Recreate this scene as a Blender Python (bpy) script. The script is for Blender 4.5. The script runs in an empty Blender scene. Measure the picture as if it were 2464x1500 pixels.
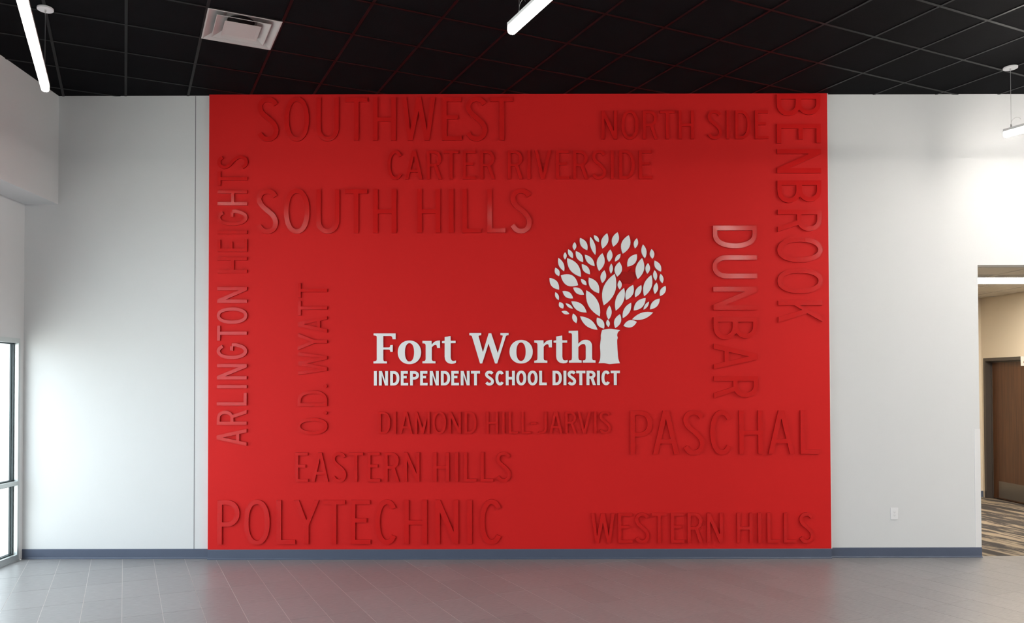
import bpy, bmesh, math, random
from mathutils import Vector, Matrix, geometry
random.seed(7)
SC = bpy.context.scene
COL = SC.collection

# ------------------------------------------------------------------ camera, world, sun, exposure
F, CX, CY = 1859.12, 1128.49, 895.69
EYE = Vector((0.0, 0.0, 1.8407))
RM = Matrix(((0.9999981, -0.00016944, 0.00194062),
             (0.00020105, 0.99986717, -0.01629733),
             (-0.0019376, 0.01629769, 0.99986531)))      # columns: right, forward, up
cam = bpy.data.cameras.new('camera'); cam_ob = bpy.data.objects.new('camera', cam); COL.objects.link(cam_ob)
cam.sensor_fit = 'HORIZONTAL'; cam.sensor_width = 36.0; cam.lens = F / 2464 * 36.0
cam.shift_x = (1232 - CX) / 2464; cam.shift_y = (CY - 750) / 2464
cam.clip_start = 0.05; cam.clip_end = 200
r_, f_, u_ = RM.col[0], RM.col[1], RM.col[2]
cam_ob.matrix_world = Matrix(((r_[0], u_[0], -f_[0], EYE[0]), (r_[1], u_[1], -f_[1], EYE[1]),
                              (r_[2], u_[2], -f_[2], EYE[2]), (0, 0, 0, 1)))
SC.camera = cam_ob
SC.view_settings.view_transform = 'Standard'; SC.view_settings.look = 'None'
SC.view_settings.gamma = 1.0; SC.view_settings.use_curve_mapping = False
SC.view_settings.exposure = 0.0
SC.cycles.max_bounces = 10; SC.cycles.diffuse_bounces = 6; SC.cycles.glossy_bounces = 4
SC.cycles.transparent_max_bounces = 12
SC.cycles.sample_clamp_indirect = 6.0
SC.cycles.use_denoising = True
SC.cycles.use_adaptive_sampling = False

WORLD_STR = 6.3
w = bpy.data.worlds.new('sky'); SC.world = w; w.use_nodes = True
wn = w.node_tree; wn.nodes.clear()
wo = wn.nodes.new('ShaderNodeOutputWorld'); wb = wn.nodes.new('ShaderNodeBackground')
wb.inputs[0].default_value = (0.86, 0.94, 1.0, 1); wb.inputs[1].default_value = WORLD_STR
wn.links.new(wb.outputs[0], wo.inputs[0])

SUN_STR = 8.0
sl = bpy.data.lights.new('sun', 'SUN'); sl.energy = SUN_STR; sl.angle = 0.01; sl.color = (1.0, 0.96, 0.9)
so = bpy.data.objects.new('sun', sl); COL.objects.link(so); so.location = (-12, 20, 20)
so.rotation_euler = (math.radians(-42), 0, 0)      # from beyond the feature wall, along the window wall: lights only the ground outside

LED = 62.0          # radiance of the linear fixtures' lenses
LED_DIM = 14.0      # the two rows on the window side run dimmed
LED_COL = (1.0, 0.94, 0.86)
EXT = 1.0

# ------------------------------------------------------------------ room numbers (metres)
D = 8.2236           # y of the white end wall
PD = D - 0.045       # y of the red feature panel's face
H = 4.9367           # ceiling height
XL = -4.744          # window wall
XS = -4.387          # face of the bulkhead over the windows
ZS = 3.776           # underside of that bulkhead
XR = 9.0
YB = -6.0
XO = 5.427           # left edge of the opening to the corridor
XO2 = 7.7
ZO = 3.107
XC = 8.33            # corridor wall with the door
YC = 12.56
ZC = 3.215
ANG = math.radians(24.056)
CA, SA = math.cos(ANG), math.sin(ANG)

def ray(px, py):
    return RM @ Vector(((px - CX) / F, 1.0, -(py - CY) / F))
def on_y(px, py, y=PD):
    v = ray(px, py); v = v * (y / v.y); return v.x, v.z + EYE.z

# ------------------------------------------------------------------ materials
def mat(name):
    m = bpy.data.materials.new(name); m.use_nodes = True
    nt = m.node_tree; b = nt.nodes['Principled BSDF']
    return m, nt, b
def N(nt, t, **k):
    n = nt.nodes.new(t)
    for a, v in k.items():
        if a.startswith('i_'): n.inputs[a[2:].replace('_', ' ')].default_value = v
        else: setattr(n, a, v)
    return n
def simple(name, col, rough=0.5, metal=0.0, spec=0.5, bump=0.0, bscale=200.0, var=0.0, vscale=2.0):
    m, nt, b = mat(name)
    b.inputs['Base Color'].default_value = (*col, 1); b.inputs['Roughness'].default_value = rough
    b.inputs['Metallic'].default_value = metal; b.inputs['Specular IOR Level'].default_value = spec
    g = N(nt, 'ShaderNodeNewGeometry')
    if var:
        no = N(nt, 'ShaderNodeTexNoise'); no.inputs['Scale'].default_value = vscale; no.inputs['Detail'].default_value = 5
        nt.links.new(g.outputs['Position'], no.inputs['Vector'])
        mx = N(nt, 'ShaderNodeMix', data_type='RGBA')
        mx.inputs[6].default_value = (*[c * (1 - var) for c in col], 1)
        mx.inputs[7].default_value = (*[min(1, c * (1 + var)) for c in col], 1)
        nt.links.new(no.outputs['Fac'], mx.inputs[0]); nt.links.new(mx.outputs[2], b.inputs['Base Color'])
    if bump:
        n2 = N(nt, 'ShaderNodeTexNoise'); n2.inputs['Scale'].default_value = bscale; n2.inputs['Detail'].default_value = 3
        nt.links.new(g.outputs['Position'], n2.inputs['Vector'])
        bp = N(nt, 'ShaderNodeBump'); bp.inputs['Strength'].default_value = bump; bp.inputs['Distance'].default_value = 0.002
        nt.links.new(n2.outputs['Fac'], bp.inputs['Height']); nt.links.new(bp.outputs[0], b.inputs['Normal'])
    return m
def emitter(name, col, s):
    m, nt, b = mat(name)
    b.inputs['Base Color'].default_value = (0.8, 0.8, 0.8, 1)
    b.inputs['Emission Color'].default_value = (*col, 1); b.inputs['Emission Strength'].default_value = s
    return m

M = {}
M['wall'] = simple('wall_paint', (0.725, 0.735, 0.745), 0.62, spec=0.3, bump=0.25, bscale=160, var=0.015)
M['wall_back'] = simple('taupe_paint', (0.36, 0.33, 0.30), 0.6, spec=0.3, var=0.02)  # unseen wall given a darker tone to reduce the fill light
M['wall_warm'] = simple('corridor_paint', (0.70, 0.62, 0.51), 0.6, spec=0.3, bump=0.2, bscale=160, var=0.02)
M['red'] = simple('red_panel_paint', (0.67, 0.016, 0.0155), 0.58, spec=0.14, bump=0.06, bscale=90, var=0.03, vscale=1.3)
M['red_letter'] = simple('red_letter_enamel', (0.635, 0.0135, 0.013), 0.15, spec=0.28)
M['red_edge'] = simple('shaded_red_edge', (0.40, 0.006, 0.006), 0.6, spec=0.2)  # darker copy of the letter red, edge shade put into the colour
M['white_edge'] = simple('white_acrylic_edge', (0.62, 0.60, 0.62), 0.5, spec=0.3)  # likewise a darker copy of the white for the letter sides
M['red_apple'] = simple('apple_enamel', (0.44, 0.006, 0.006), 0.35, spec=0.3)
M['white_letter'] = simple('white_acrylic', (0.93, 0.94, 0.95), 0.4, spec=0.4)
M['tile_ceiling'] = simple('charcoal_ceiling_tile', (0.0045, 0.0045, 0.0055), 0.9, spec=0.07, bump=0.5, bscale=90, var=0.25, vscale=8)
M['grid'] = simple('black_tee_grid', (0.006, 0.006, 0.007), 0.36, spec=0.12)
M['base'] = simple('blue_grey_cove_base', (0.082, 0.102, 0.155), 0.42, spec=0.4, bump=0.1, bscale=40, var=0.06, vscale=6)
M['alu'] = simple('clear_anodised_aluminium', (0.62, 0.66, 0.66), 0.35, metal=0.6, var=0.03)
M['gasket'] = simple('dark_gasket', (0.02, 0.035, 0.04), 0.5)
M['vent'] = simple('white_enamelled_metal', (0.44, 0.425, 0.42), 0.4, bump=0.05, var=0.04, vscale=9)
M['plastic'] = simple('white_plastic', (0.86, 0.86, 0.88), 0.3)
M['guard'] = simple('white_corner_guard', (0.80, 0.80, 0.81), 0.35)
M['dark'] = simple('duct_black', (0.01, 0.01, 0.01), 0.8)
M['slot'] = simple('slot_grey', (0.22, 0.22, 0.24), 0.6)
M['steel'] = simple('brushed_steel', (0.20, 0.18, 0.16), 0.42, metal=0.85, bump=0.15, bscale=300, var=0.08, vscale=3)
M['frame'] = simple('dark_bronze_frame', (0.06, 0.05, 0.045), 0.5, var=0.05)
M['cable'] = simple('steel_cable', (0.55, 0.55, 0.55), 0.35, metal=0.8)
M['housing'] = simple('white_fixture_housing', (0.8, 0.8, 0.8), 0.4)
M['concrete'] = simple('outside_concrete', (0.60, 0.58, 0.54), 0.8, var=0.08, vscale=3)
M['kerb'] = simple('outside_blue_grey_block', (0.055, 0.08, 0.12), 0.7, var=0.05)
M['grout'] = simple('floor_grout', (0.60, 0.57, 0.54), 0.55, spec=0.45, bump=0.2, bscale=300)
M['lens'] = emitter('led_lens', LED_COL, LED)
M['lens_dim'] = emitter('led_lens_dimmed', LED_COL, LED_DIM)
M['troffer'] = emitter('troffer_lens', (1.0, 0.90, 0.74), 72.0)
M['ctile'] = simple('white_ceiling_tile', (0.62, 0.58, 0.52), 0.8, bump=0.5, bscale=120, var=0.05, vscale=30)
M['cgrid'] = simple('white_tee_grid', (0.6, 0.57, 0.52), 0.5)
M['sign'] = simple('sign_white', (0.42, 0.42, 0.41), 0.4)
M['sign_red'] = simple('sign_dark_red', (0.16, 0.05, 0.05), 0.4)

def tile_material():
    m, nt, b = mat('grey_linear_porcelain')
    oi = N(nt, 'ShaderNodeObjectInfo'); g = N(nt, 'ShaderNodeNewGeometry')
    mp = N(nt, 'ShaderNodeMapping'); mp.vector_type = 'TEXTURE'; mp.inputs['Rotation'].default_value = (0, 0, ANG)
    mp.inputs['Scale'].default_value = (0.07, 0.008, 1)
    n1 = N(nt, 'ShaderNodeTexNoise'); n1.inputs['Scale'].default_value = 1.0; n1.inputs['Detail'].default_value = 4
    nt.links.new(g.outputs['Position'], mp.inputs['Vector']); nt.links.new(mp.outputs[0], n1.inputs['Vector'])
    cr = N(nt, 'ShaderNodeValToRGB')
    cr.color_ramp.elements[0].position = 0.3; cr.color_ramp.elements[0].color = (0.235, 0.23, 0.235, 1)
    cr.color_ramp.elements[1].position = 0.75; cr.color_ramp.elements[1].color = (0.325, 0.32, 0.325, 1)
    nt.links.new(n1.outputs['Fac'], cr.inputs[0])
    hs = N(nt, 'ShaderNodeHueSaturation'); ma = N(nt, 'ShaderNodeMath', operation='MULTIPLY_ADD')
    ma.inputs[1].default_value = 0.10; ma.inputs[2].default_value = 0.95
    nt.links.new(oi.outputs['Random'], ma.inputs[0]); nt.links.new(ma.outputs[0], hs.inputs['Value'])
    nt.links.new(cr.outputs[0], hs.inputs['Color']); nt.links.new(hs.outputs[0], b.inputs['Base Color'])
    b.inputs['Roughness'].default_value = 0.36; b.inputs['Specular IOR Level'].default_value = 0.5
    bp = N(nt, 'ShaderNodeBump'); bp.inputs['Strength'].default_value = 0.12; bp.inputs['Distance'].default_value = 0.001
    nt.links.new(n1.outputs['Fac'], bp.inputs['Height']); nt.links.new(bp.outputs[0], b.inputs['Normal'])
    return m
M['tile'] = tile_material()

def carpet_material():
    m, nt, b = mat('streaked_carpet')
    g = N(nt, 'ShaderNodeNewGeometry')
    mp = N(nt, 'ShaderNodeMapping'); mp.vector_type = 'TEXTURE'; mp.inputs['Rotation'].default_value = (0, 0, math.radians(101))
    mp.inputs['Scale'].default_value = (1.15, 0.19, 1)
    n1 = N(nt, 'ShaderNodeTexNoise'); n1.inputs['Scale'].default_value = 1.1; n1.inputs['Detail'].default_value = 7
    n1.inputs['Roughness'].default_value = 0.72; n1.inputs['Distortion'].default_value = 0.5
    nt.links.new(g.outputs['Position'], mp.inputs['Vector']); nt.links.new(mp.outputs[0], n1.inputs['Vector'])
    cr = N(nt, 'ShaderNodeValToRGB')
    cr.color_ramp.elements[0].position = 0.485; cr.color_ramp.elements[0].color = (0.058, 0.053, 0.054, 1)
    cr.color_ramp.elements[1].position = 0.565; cr.color_ramp.elements[1].color = (0.29, 0.24, 0.185, 1)
    nt.links.new(n1.outputs['Fac'], cr.inputs[0]); nt.links.new(cr.outputs[0], b.inputs['Base Color'])
    b.inputs['Roughness'].default_value = 0.95; b.inputs['Specular IOR Level'].default_value = 0.1
    n2 = N(nt, 'ShaderNodeTexNoise'); n2.inputs['Scale'].default_value = 260
    nt.links.new(g.outputs['Position'], n2.inputs['Vector'])
    bp = N(nt, 'ShaderNodeBump'); bp.inputs['Strength'].default_value = 0.7; bp.inputs['Distance'].default_value = 0.004
    nt.links.new(n2.outputs['Fac'], bp.inputs['Height']); nt.links.new(bp.outputs[0], b.inputs['Normal'])
    return m
M['carpet'] = carpet_material()

def wood_material():
    m, nt, b = mat('stained_wood_veneer')
    g = N(nt, 'ShaderNodeNewGeometry')
    mp = N(nt, 'ShaderNodeMapping'); mp.inputs['Scale'].default_value = (30, 30, 1.6)
    n1 = N(nt, 'ShaderNodeTexNoise'); n1.inputs['Scale'].default_value = 1.0; n1.inputs['Detail'].default_value = 6
    n1.inputs['Distortion'].default_value = 0.6
    nt.links.new(g.outputs['Position'], mp.inputs['Vector']); nt.links.new(mp.outputs[0], n1.inputs['Vector'])
    cr = N(nt, 'ShaderNodeValToRGB')
    cr.color_ramp.elements[0].position = 0.3; cr.color_ramp.elements[0].color = (0.055, 0.021, 0.009, 1)
    cr.color_ramp.elements[1].position = 0.7; cr.color_ramp.elements[1].color = (0.105, 0.043, 0.017, 1)
    nt.links.new(n1.outputs['Fac'], cr.inputs[0]); nt.links.new(cr.outputs[0], b.inputs['Base Color'])
    b.inputs['Roughness'].default_value = 0.45
    return m
M['wood'] = wood_material()

def glass_material():
    m = bpy.data.materials.new('window_glass'); m.use_nodes = True; nt = m.node_tree; nt.nodes.clear()
    o = N(nt, 'ShaderNodeOutputMaterial'); mx = N(nt, 'ShaderNodeMixShader'); fr = N(nt, 'ShaderNodeFresnel')
    fr.inputs[0].default_value = 1.45
    t = N(nt, 'ShaderNodeBsdfTransparent'); t.inputs[0].default_value = (0.965, 0.985, 0.98, 1)
    g = N(nt, 'ShaderNodeBsdfGlossy'); g.inputs['Roughness'].default_value = 0.02
    ge = N(nt, 'ShaderNodeNewGeometry'); fa = N(nt, 'ShaderNodeMath', operation='SUBTRACT'); fa.inputs[0].default_value = 1.0
    mu = N(nt, 'ShaderNodeMath', operation='MULTIPLY')
    nt.links.new(ge.outputs['Backfacing'], fa.inputs[1]); nt.links.new(fa.outputs[0], mu.inputs[0]); nt.links.new(fr.outputs[0], mu.inputs[1])
    nt.links.new(mu.outputs[0], mx.inputs[0]); nt.links.new(t.outputs[0], mx.inputs[1]); nt.links.new(g.outputs[0], mx.inputs[2])
    nt.links.new(mx.outputs[0], o.inputs[0])
    return m
M['glass'] = glass_material()

# ------------------------------------------------------------------ mesh helpers
def link(name, me, m, parent=None, kind=None, loc=None):
    me.materials.append(m) if m and not me.materials else None
    o = bpy.data.objects.new(name, me); COL.objects.link(o)
    if loc is not None: o.location = loc
    if parent: o.parent = parent
    if kind: o['kind'] = kind
    return o
def from_bm(name, bm, m, parent=None, kind=None, loc=None):
    bmesh.ops.recalc_face_normals(bm, faces=bm.faces)
    me = bpy.data.meshes.new(name); bm.to_mesh(me); bm.free()
    return link(name, me, m, parent, kind, loc)
def add_box(bm, a, b):
    x0, y0, z0 = a; x1, y1, z1 = b
    v = [bm.verts.new(p) for p in ((x0, y0, z0), (x1, y0, z0), (x1, y1, z0), (x0, y1, z0), (x0, y0, z1), (x1, y0, z1), (x1, y1, z1), (x0, y1, z1))]
    for q in ((0, 3, 2, 1), (4, 5, 6, 7), (0, 1, 5, 4), (1, 2, 6, 5), (2, 3, 7, 6), (3, 0, 4, 7)):
        bm.faces.new([v[i] for i in q])
def box(name, a, b, m, parent=None, kind=None, bevel=0.0):
    c = Vector([(p + q) / 2 for p, q in zip(a, b)])
    off = parent.location if parent else Vector((0, 0, 0))
    bm = bmesh.new()
    add_box(bm, [p - q for p, q in zip(a, c)], [p - q for p, q in zip(b, c)])
    if bevel: bmesh.ops.bevel(bm, geom=bm.edges[:], offset=bevel, segments=2, affect='EDGES')
    return from_bm(name, bm, m, parent, kind, c - off)
def tube(bm, p, q, r, n=10):
    p, q = Vector(p), Vector(q); d = (q - p).normalized()
    a = d.orthogonal().normalized(); b = d.cross(a)
    rings = [[bm.verts.new(c + r * (math.cos(t) * a + math.sin(t) * b)) for t in [2 * math.pi * i / n for i in range(n)]] for c in (p, q)]
    for i in range(n): bm.faces.new((rings[0][i], rings[0][(i + 1) % n], rings[1][(i + 1) % n], rings[1][i]))
    bm.faces.new(rings[0][::-1]); bm.faces.new(rings[1])
def empty(name, loc, label, cat, group=None):
    o = bpy.data.objects.new(name, None); COL.objects.link(o); o.location = loc; o.empty_display_size = 0.1
    o['label'] = label; o['category'] = cat
    if group: o['group'] = group
    return o
def tag(o, label, cat, group=None):
    o['label'] = label; o['category'] = cat
    if group: o['group'] = group
    return o
def clip(poly, a, b, c):           # keep a*x + b*y <= c
    out = []
    for i in range(len(poly)):
        p, q = poly[i - 1], poly[i]
        dp, dq = a * p[0] + b * p[1] - c, a * q[0] + b * q[1] - c
        if (dp < 0) != (dq < 0):
            t = dp / (dp - dq); out.append((p[0] + t * (q[0] - p[0]), p[1] + t * (q[1] - p[1])))
        if dq <= 0: out.append(q)
    return out
def clip_rect(poly, x0, x1, y0, y1):
    for a, b, c in ((-1, 0, -x0), (1, 0, x1), (0, -1, -y0), (0, 1, y1)):
        if len(poly) < 3: return []
        poly = clip(poly, a, b, c)
    return poly if len(poly) >= 3 else []
def area(p): return 0.5 * abs(sum(p[i - 1][0] * p[i][1] - p[i][0] * p[i - 1][1] for i in range(len(p))))
def add_prism_z(bm, poly, z0, z1, cx=0, cy=0):
    lo = [bm.verts.new((x - cx, y - cy, z0)) for x, y in poly]; hi = [bm.verts.new((x - cx, y - cy, z1)) for x, y in poly]
    n = len(poly); bm.faces.new(lo[::-1]); bm.faces.new(hi)
    for i in range(n): bm.faces.new((lo[i], lo[(i + 1) % n], hi[(i + 1) % n], hi[i]))
def grid_quad(u0, u1, v0, v1):     # (u, v) axes turned by ANG: u = x*CA + y*SA, v = x*SA - y*CA
    return [(u * CA + v * SA, u * SA - v * CA) for u, v in ((u0, v0), (u1, v0), (u1, v1), (u0, v1))]

# ------------------------------------------------------------------ room shell
def struct(name, a, b, m, parent=None): return box(name, a, b, m, parent, 'structure')
floor = struct('floor', (XL, YB, -0.12), (XR, D + 0.06, -0.0010), M['grout'])
floor_c = struct('floor_corridor', (3.5, D + 0.06, -0.12), (XR, YC, -0.001), M['carpet'])
ceiling = struct('ceiling', (XL - 0.2, YB, H + 0.12), (XR, D + 0.15, H + 0.20), M['dark'])
wall_far = struct('wall_far', (XL - 0.25, D, 0), (XO, D + 0.15, H + 0.12), M['wall'])
bm = bmesh.new(); add_box(bm, (XO, D, ZO), (XO2, D + 0.15, H + 0.12)); add_box(bm, (XO2, D, 0), (XR, D + 0.15, H + 0.12))
from_bm('wall_far_right', bm, M['wall'], kind='structure')
# red feature panel standing proud of the end wall
PX0 = on_y(500, 1322)[0]; PX1 = on_y(2000, 1317)[0]; PXT0 = on_y(503.5, 230)[0]; PXT1 = on_y(1990.5, 229)[0]
PX0, PX1 = (PX0 + PXT0) / 2, (PX1 + PXT1) / 2
BZ = 0.104
panel = struct('wall_feature_panel', (PX0, PD, BZ - 0.004), (PX1, D, H), M['red'])
# left side: window wall, header, bulkhead
YW1 = 8.158; YW0 = -4.6; ZH = 2.337
YM = 6.60; ZT = 3.66      # the low bay ends here; nearer the viewer the storefront is tall
bm = bmesh.new()
add_box(bm, (XL - 0.25, YB, ZT), (XL, YM, H + 0.12)); add_box(bm, (XL - 0.25, YM - 0.15, ZH), (XL, D, H + 0.12))
add_box(bm, (XL - 0.25, YM - 0.15, 0), (XL, YM, ZH))
add_box(bm, (XL - 0.25, YW1, 0), (XL, D, ZH)); add_box(bm, (XL - 0.25, YB, 0), (XL, YW0, ZT))
from_bm('wall_left', bm, M['wall'], kind='structure')
struct('wall_bulkhead', (XL, YB, ZS), (XS, D, H + 0.12), M['wall'])
struct('wall_right', (XR, YB, 0), (XR + 0.2, D + 0.15, H + 0.12), M['wall'])
struct('wall_back', (XL - 0.25, YB - 0.2, 0), (XR + 0.2, YB, H + 0.12), M['wall_back'])
# corridor
struct('wall_corridor_far', (3.5, YC, 0), (XR, YC + 0.15, ZC + 0.1), M['wall_warm'])
struct('wall_corridor_left', (3.4, D + 0.15, 0), (3.5, YC, ZC + 0.1), M['wall_warm'])
DY1, DY0, DZ = 12.50, 11.40, 2.25          # door frame outer
bm = bmesh.new()
add_box(bm, (XC, DY1 - 0.02, 0), (XC + 0.2, YC, ZC + 0.1)); add_box(bm, (XC, D + 0.15, 0), (XC + 0.2, DY0 + 0.02, ZC + 0.1))
add_box(bm, (XC, DY0 + 0.02, DZ - 0.02), (XC + 0.2, DY1 - 0.02, ZC + 0.1))
from_bm('wall_corridor_right', bm, M['wall_warm'], kind='structure')
struct('ceiling_corridor', (3.5, D + 0.15, ZC + 0.02), (XC, YC, ZC + 0.1), M['cgrid'])
# vertical control joint in the white wall left of the red panel
jx = (on_y(470.5, 232, D)[0] + on_y(467, 1322, D)[0]) / 2
struct('trim_1', (jx - 0.0035, D - 0.0015, 0.1), (jx + 0.0035, D, H), M['slot'])
struct('trim_2', (PX1, PD + 0.004, BZ), (PX1 + 0.012, D, H), M['guard'])

# ------------------------------------------------------------------ ceiling tiles and grid (60.96 cm)
T = 0.6096
GU = -1.2702 * CA + 7.3308 * SA; GV = -1.2702 * SA - 7.3308 * CA     # a node of the grid in (u, v)
# i runs along +u, j runs along +v
far_bm = bmesh.new()
for i in range(-24, 24):
    for j in range(-12, 30):
        if (i, j) == (-2, 0): continue                                # the air diffuser sits here
        u0 = GU + i * T; v0 = GV + j * T; e = 0.010
        q = clip_rect(grid_quad(u0 + e, u0 + T - e, v0 + e, v0 + T - e), XS, XR, YB, D)
        if not q or area(q) < 0.0008: continue
        cx = sum(p[0] for p in q) / len(q); cy = sum(p[1] for p in q) / len(q)
        if cy > 5.3 and cx < 7.2:
            bm = bmesh.new(); dz = random.uniform(0, 0.0016)
            add_prism_z(bm, q, H + 0.004 + dz, H + 0.02 + dz, cx, cy)
            from_bm('ceiling_tile', bm, M['tile_ceiling'], ceiling, loc=Vector((cx, cy, 0)) - ceiling.location)
        else: add_prism_z(far_bm, q, H + 0.005, H + 0.02, *ceiling.location.xy)
o = from_bm('ceiling_tiles_beyond', far_bm, M['tile_ceiling'], ceiling, 'stuff', loc=Vector((0, 0, -ceiling.location.z)))
for axis in (0, 1):
    for k in range(-30, 40):
        if axis == 0: q = grid_quad(GU + k * T - 0.012, GU + k * T + 0.012, -20, 20)
        else: q = grid_quad(-20, 20, GV + k * T - 0.012, GV + k * T + 0.012)
        q = clip_rect(q, XS, XR, YB, D)
        if not q: continue
        cx = sum(p[0] for p in q) / len(q); cy = sum(p[1] for p in q) / len(q)
        bm = bmesh.new(); z = H - 0.0005 * axis
        add_prism_z(bm, q, z, H + 0.004, cx, cy)
        from_bm('grid_runner', bm, M['grid'], ceiling, loc=Vector((cx, cy, 0)) - ceiling.location)

# ------------------------------------------------------------------ floor tiles 30 x 61 cm laid in a stacked grid
TU = 0.3000; UO = -0.008; TV = 0.6096; VO = -0.045 * TV; G = 0.0019
far_bm = bmesh.new()
for i in range(-60, 60):
    for j in range(-30, 40):
        q = clip_rect(grid_quad(UO + i * TU + G, UO + (i + 1) * TU - G, VO + j * TV + G, VO + (j + 1) * TV - G), XL + 0.003, XR - 0.003, YB + 0.003, D + 0.058)
        if not q or area(q) < 0.0008: continue
        cx = sum(p[0] for p in q) / len(q); cy = sum(p[1] for p in q) / len(q)
        if cy > 5.6 and -5 < cx < 6.9:
            dz = random.uniform(-0.0003, 0.0003)
            bm = bmesh.new(); add_prism_z(bm, q, -0.006, dz, cx, cy)
            from_bm('floor_tile', bm, M['tile'], floor, loc=Vector((cx, cy, 0)) - floor.location)
        else: add_prism_z(far_bm, q, -0.006, 0, *floor.location.xy)
from_bm('floor_tiles_beyond', far_bm, M['tile'], floor, 'stuff', loc=Vector((0, 0, -floor.location.z)))

# ------------------------------------------------------------------ cove base
def base_run(name, x0, x1, y, end=False):
    prof = [(0, 0), (-0.016, 0), (-0.016, 0.003), (-0.009, 0.007), (-0.0045, 0.016), (-0.004, BZ - 0.004), (-0.002, BZ), (0, BZ)]
    bm = bmesh.new(); a = [bm.verts.new((x0, y + p, z)) for p, z in prof]; b = [bm.verts.new((x1, y + p, z)) for p, z in prof]
    n = len(prof)
    for i in range(n): bm.faces.new((a[i], a[(i + 1) % n], b[(i + 1) % n], b[i]))
    bm.faces.new(a); bm.faces.new(b[::-1])
    return from_bm(name, bm, M['base'], kind='structure')
base_run('baseboard_left', XL, PX0, D)
base_run('baseboard_middle', PX0, PX1, PD)
base_run('baseboard_right', PX1, XO + 0.006, D)
struct('baseboard_opening', (XO, D - 0.004, 0), (XO + 0.006, D + 0.15, BZ), M['base'])

# ------------------------------------------------------------------ storefront glazing on the left
def storefront(name, ytop, ybot, zh, transoms, step):
    win = bpy.data.objects.new(name, None); COL.objects.link(win); win.location = (XL, ytop, 0); win['kind'] = 'structure'
    XF = XL - 0.105; GX = XL - 0.062
    nb = max(1, round((ytop - ybot) / step)); bay = (ytop - ybot) / nb
    def b_(nm, a, b, m): return box(nm, a, b, m, win)
    b_('head_rail', (XF, ybot, zh - 0.05), (XL + 0.002, ytop, zh), M['alu'])
    b_('sill_rail', (XF, ybot, 0.012), (XL + 0.002, ytop, 0.066), M['alu'])
    b_('sill_shim', (XF - 0.01, ybot, 0.0), (XL + 0.012, ytop, 0.012), M['alu'])
    for t_ in transoms: b_('transom_rail', (XF, ybot, t_), (XL + 0.002, ytop, t_ + 0.043), M['alu'])
    sp = [(ytop - 0.031, ytop)] + [(ytop - k * bay - 0.0225, ytop - k * bay + 0.0225) for k in range(1, nb)] + [(ybot, ybot + 0.031)]
    for y0, y1 in sp: b_('jamb', (XF, y0, 0.066), (XL + 0.003, y1, zh - 0.05), M['alu'])
    zs = [0.066]
    for t_ in transoms: zs += [t_, t_ + 0.043]
    zs.append(zh - 0.05)
    for k in range(nb):
        yt, yb = sp[k][0], sp[k + 1][1]
        for z0, z1 in zip(zs[::2], zs[1::2]):
            b_('pane', (GX - 0.003, yb, z0), (GX + 0.003, yt, z1), M['glass'])
            bm = bmesh.new()
            for sx in (-0.022, 0.004):
                for a, b in (((yb, z0), (yt, z0 + 0.012)), ((yb, z1 - 0.012), (yt, z1)), ((yb, z0 + 0.012), (yb + 0.012, z1 - 0.012)), ((yt - 0.012, z0 + 0.012), (yt, z1 - 0.012))):
                    add_box(bm, (GX + sx - XL, a[0] - ytop, a[1]), (GX + sx + 0.018 - XL, b[0] - ytop, b[1]))
            from_bm('gasket', bm, M['gasket'], win)
        # a portal only guides the sampling of the daylight through this bay
        L = bpy.data.lights.new('window_portal', 'AREA'); L.shape = 'RECTANGLE'; L.size = yt - yb; L.size_y = zh - 0.1
        L.cycles.is_portal = True
        o = bpy.data.objects.new('window_portal', L); COL.objects.link(o)
        o.matrix_world = Matrix(((0, 0, -1, XF - 0.03), (1, 0, 0, (yt + yb) / 2), (0, -1, 0, zh / 2), (0, 0, 0, 1)))
storefront('window_1', YW1, YM, ZH, (0.793,), 1.55)
storefront('window_2', YM - 0.15, YW0, ZT, (0.793, 2.287), 1.52)
# outside ground and a low block beyond the glass
box('paving_outside', (XL - 40, YB - 40, -0.25), (XL - 0.26, 40, -0.06), M['concrete'], kind='structure')

kb = box('kerb_block', (-6.6, 8.30, -0.06), (-4.985, 8.95, 0.062), M['kerb'], bevel=0.01)
tag(kb, 'low blue-grey block on the ground outside the left window', 'block')
# ------------------------------------------------------------------ door_1 in the corridor
door = bpy.data.objects.new('door_1', None); COL.objects.link(door); door.location = (XC, 12.0, 0); door['kind'] = 'structure'
fd = 0.115
box('door_jamb', (XC - 0.012, DY1 - 0.05, 0), (XC + fd, DY1, DZ), M['frame'], door)
box('door_jamb', (XC - 0.012, DY0, 0), (XC + fd, DY0 + 0.05, DZ), M['frame'], door)
box('door_head', (XC - 0.012, DY0 + 0.05, DZ - 0.05), (XC + fd, DY1 - 0.05, DZ), M['frame'], door)
box('door_stop', (XC + 0.075, DY1 - 0.068, 0), (XC + fd, DY1 - 0.05, DZ - 0.05), M['frame'], door)
box('door_stop', (XC + 0.06, DY0 + 0.05, DZ - 0.072), (XC + 0.088, DY1 - 0.05, DZ - 0.05), M['frame'], door)
leaf = box('door_leaf', (XC + 0.09, DY0 + 0.052, 0.012), (XC + 0.135, DY1 - 0.052, DZ - 0.052), M['wood'], door)
def sub(name, a, b, m, parent_leaf, bevel=0.0):
    c = Vector([(p + q) / 2 for p, q in zip(a, b)]); bm = bmesh.new()
    add_box(bm, [p - q for p, q in zip(a, c)], [p - q for p, q in zip(b, c)])
    if bevel: bmesh.ops.bevel(bm, geom=bm.edges[:], offset=bevel, segments=2, affect='EDGES')
    return from_bm(name, bm, m, parent_leaf, loc=c - door.location - leaf.location)
sub('kick_plate', (XC + 0.087, DY0 + 0.09, 0.03), (XC + 0.09, 12.31, 0.29), M['steel'], leaf)
bm = bmesh.new(); y = DY0 + 0.12
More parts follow.
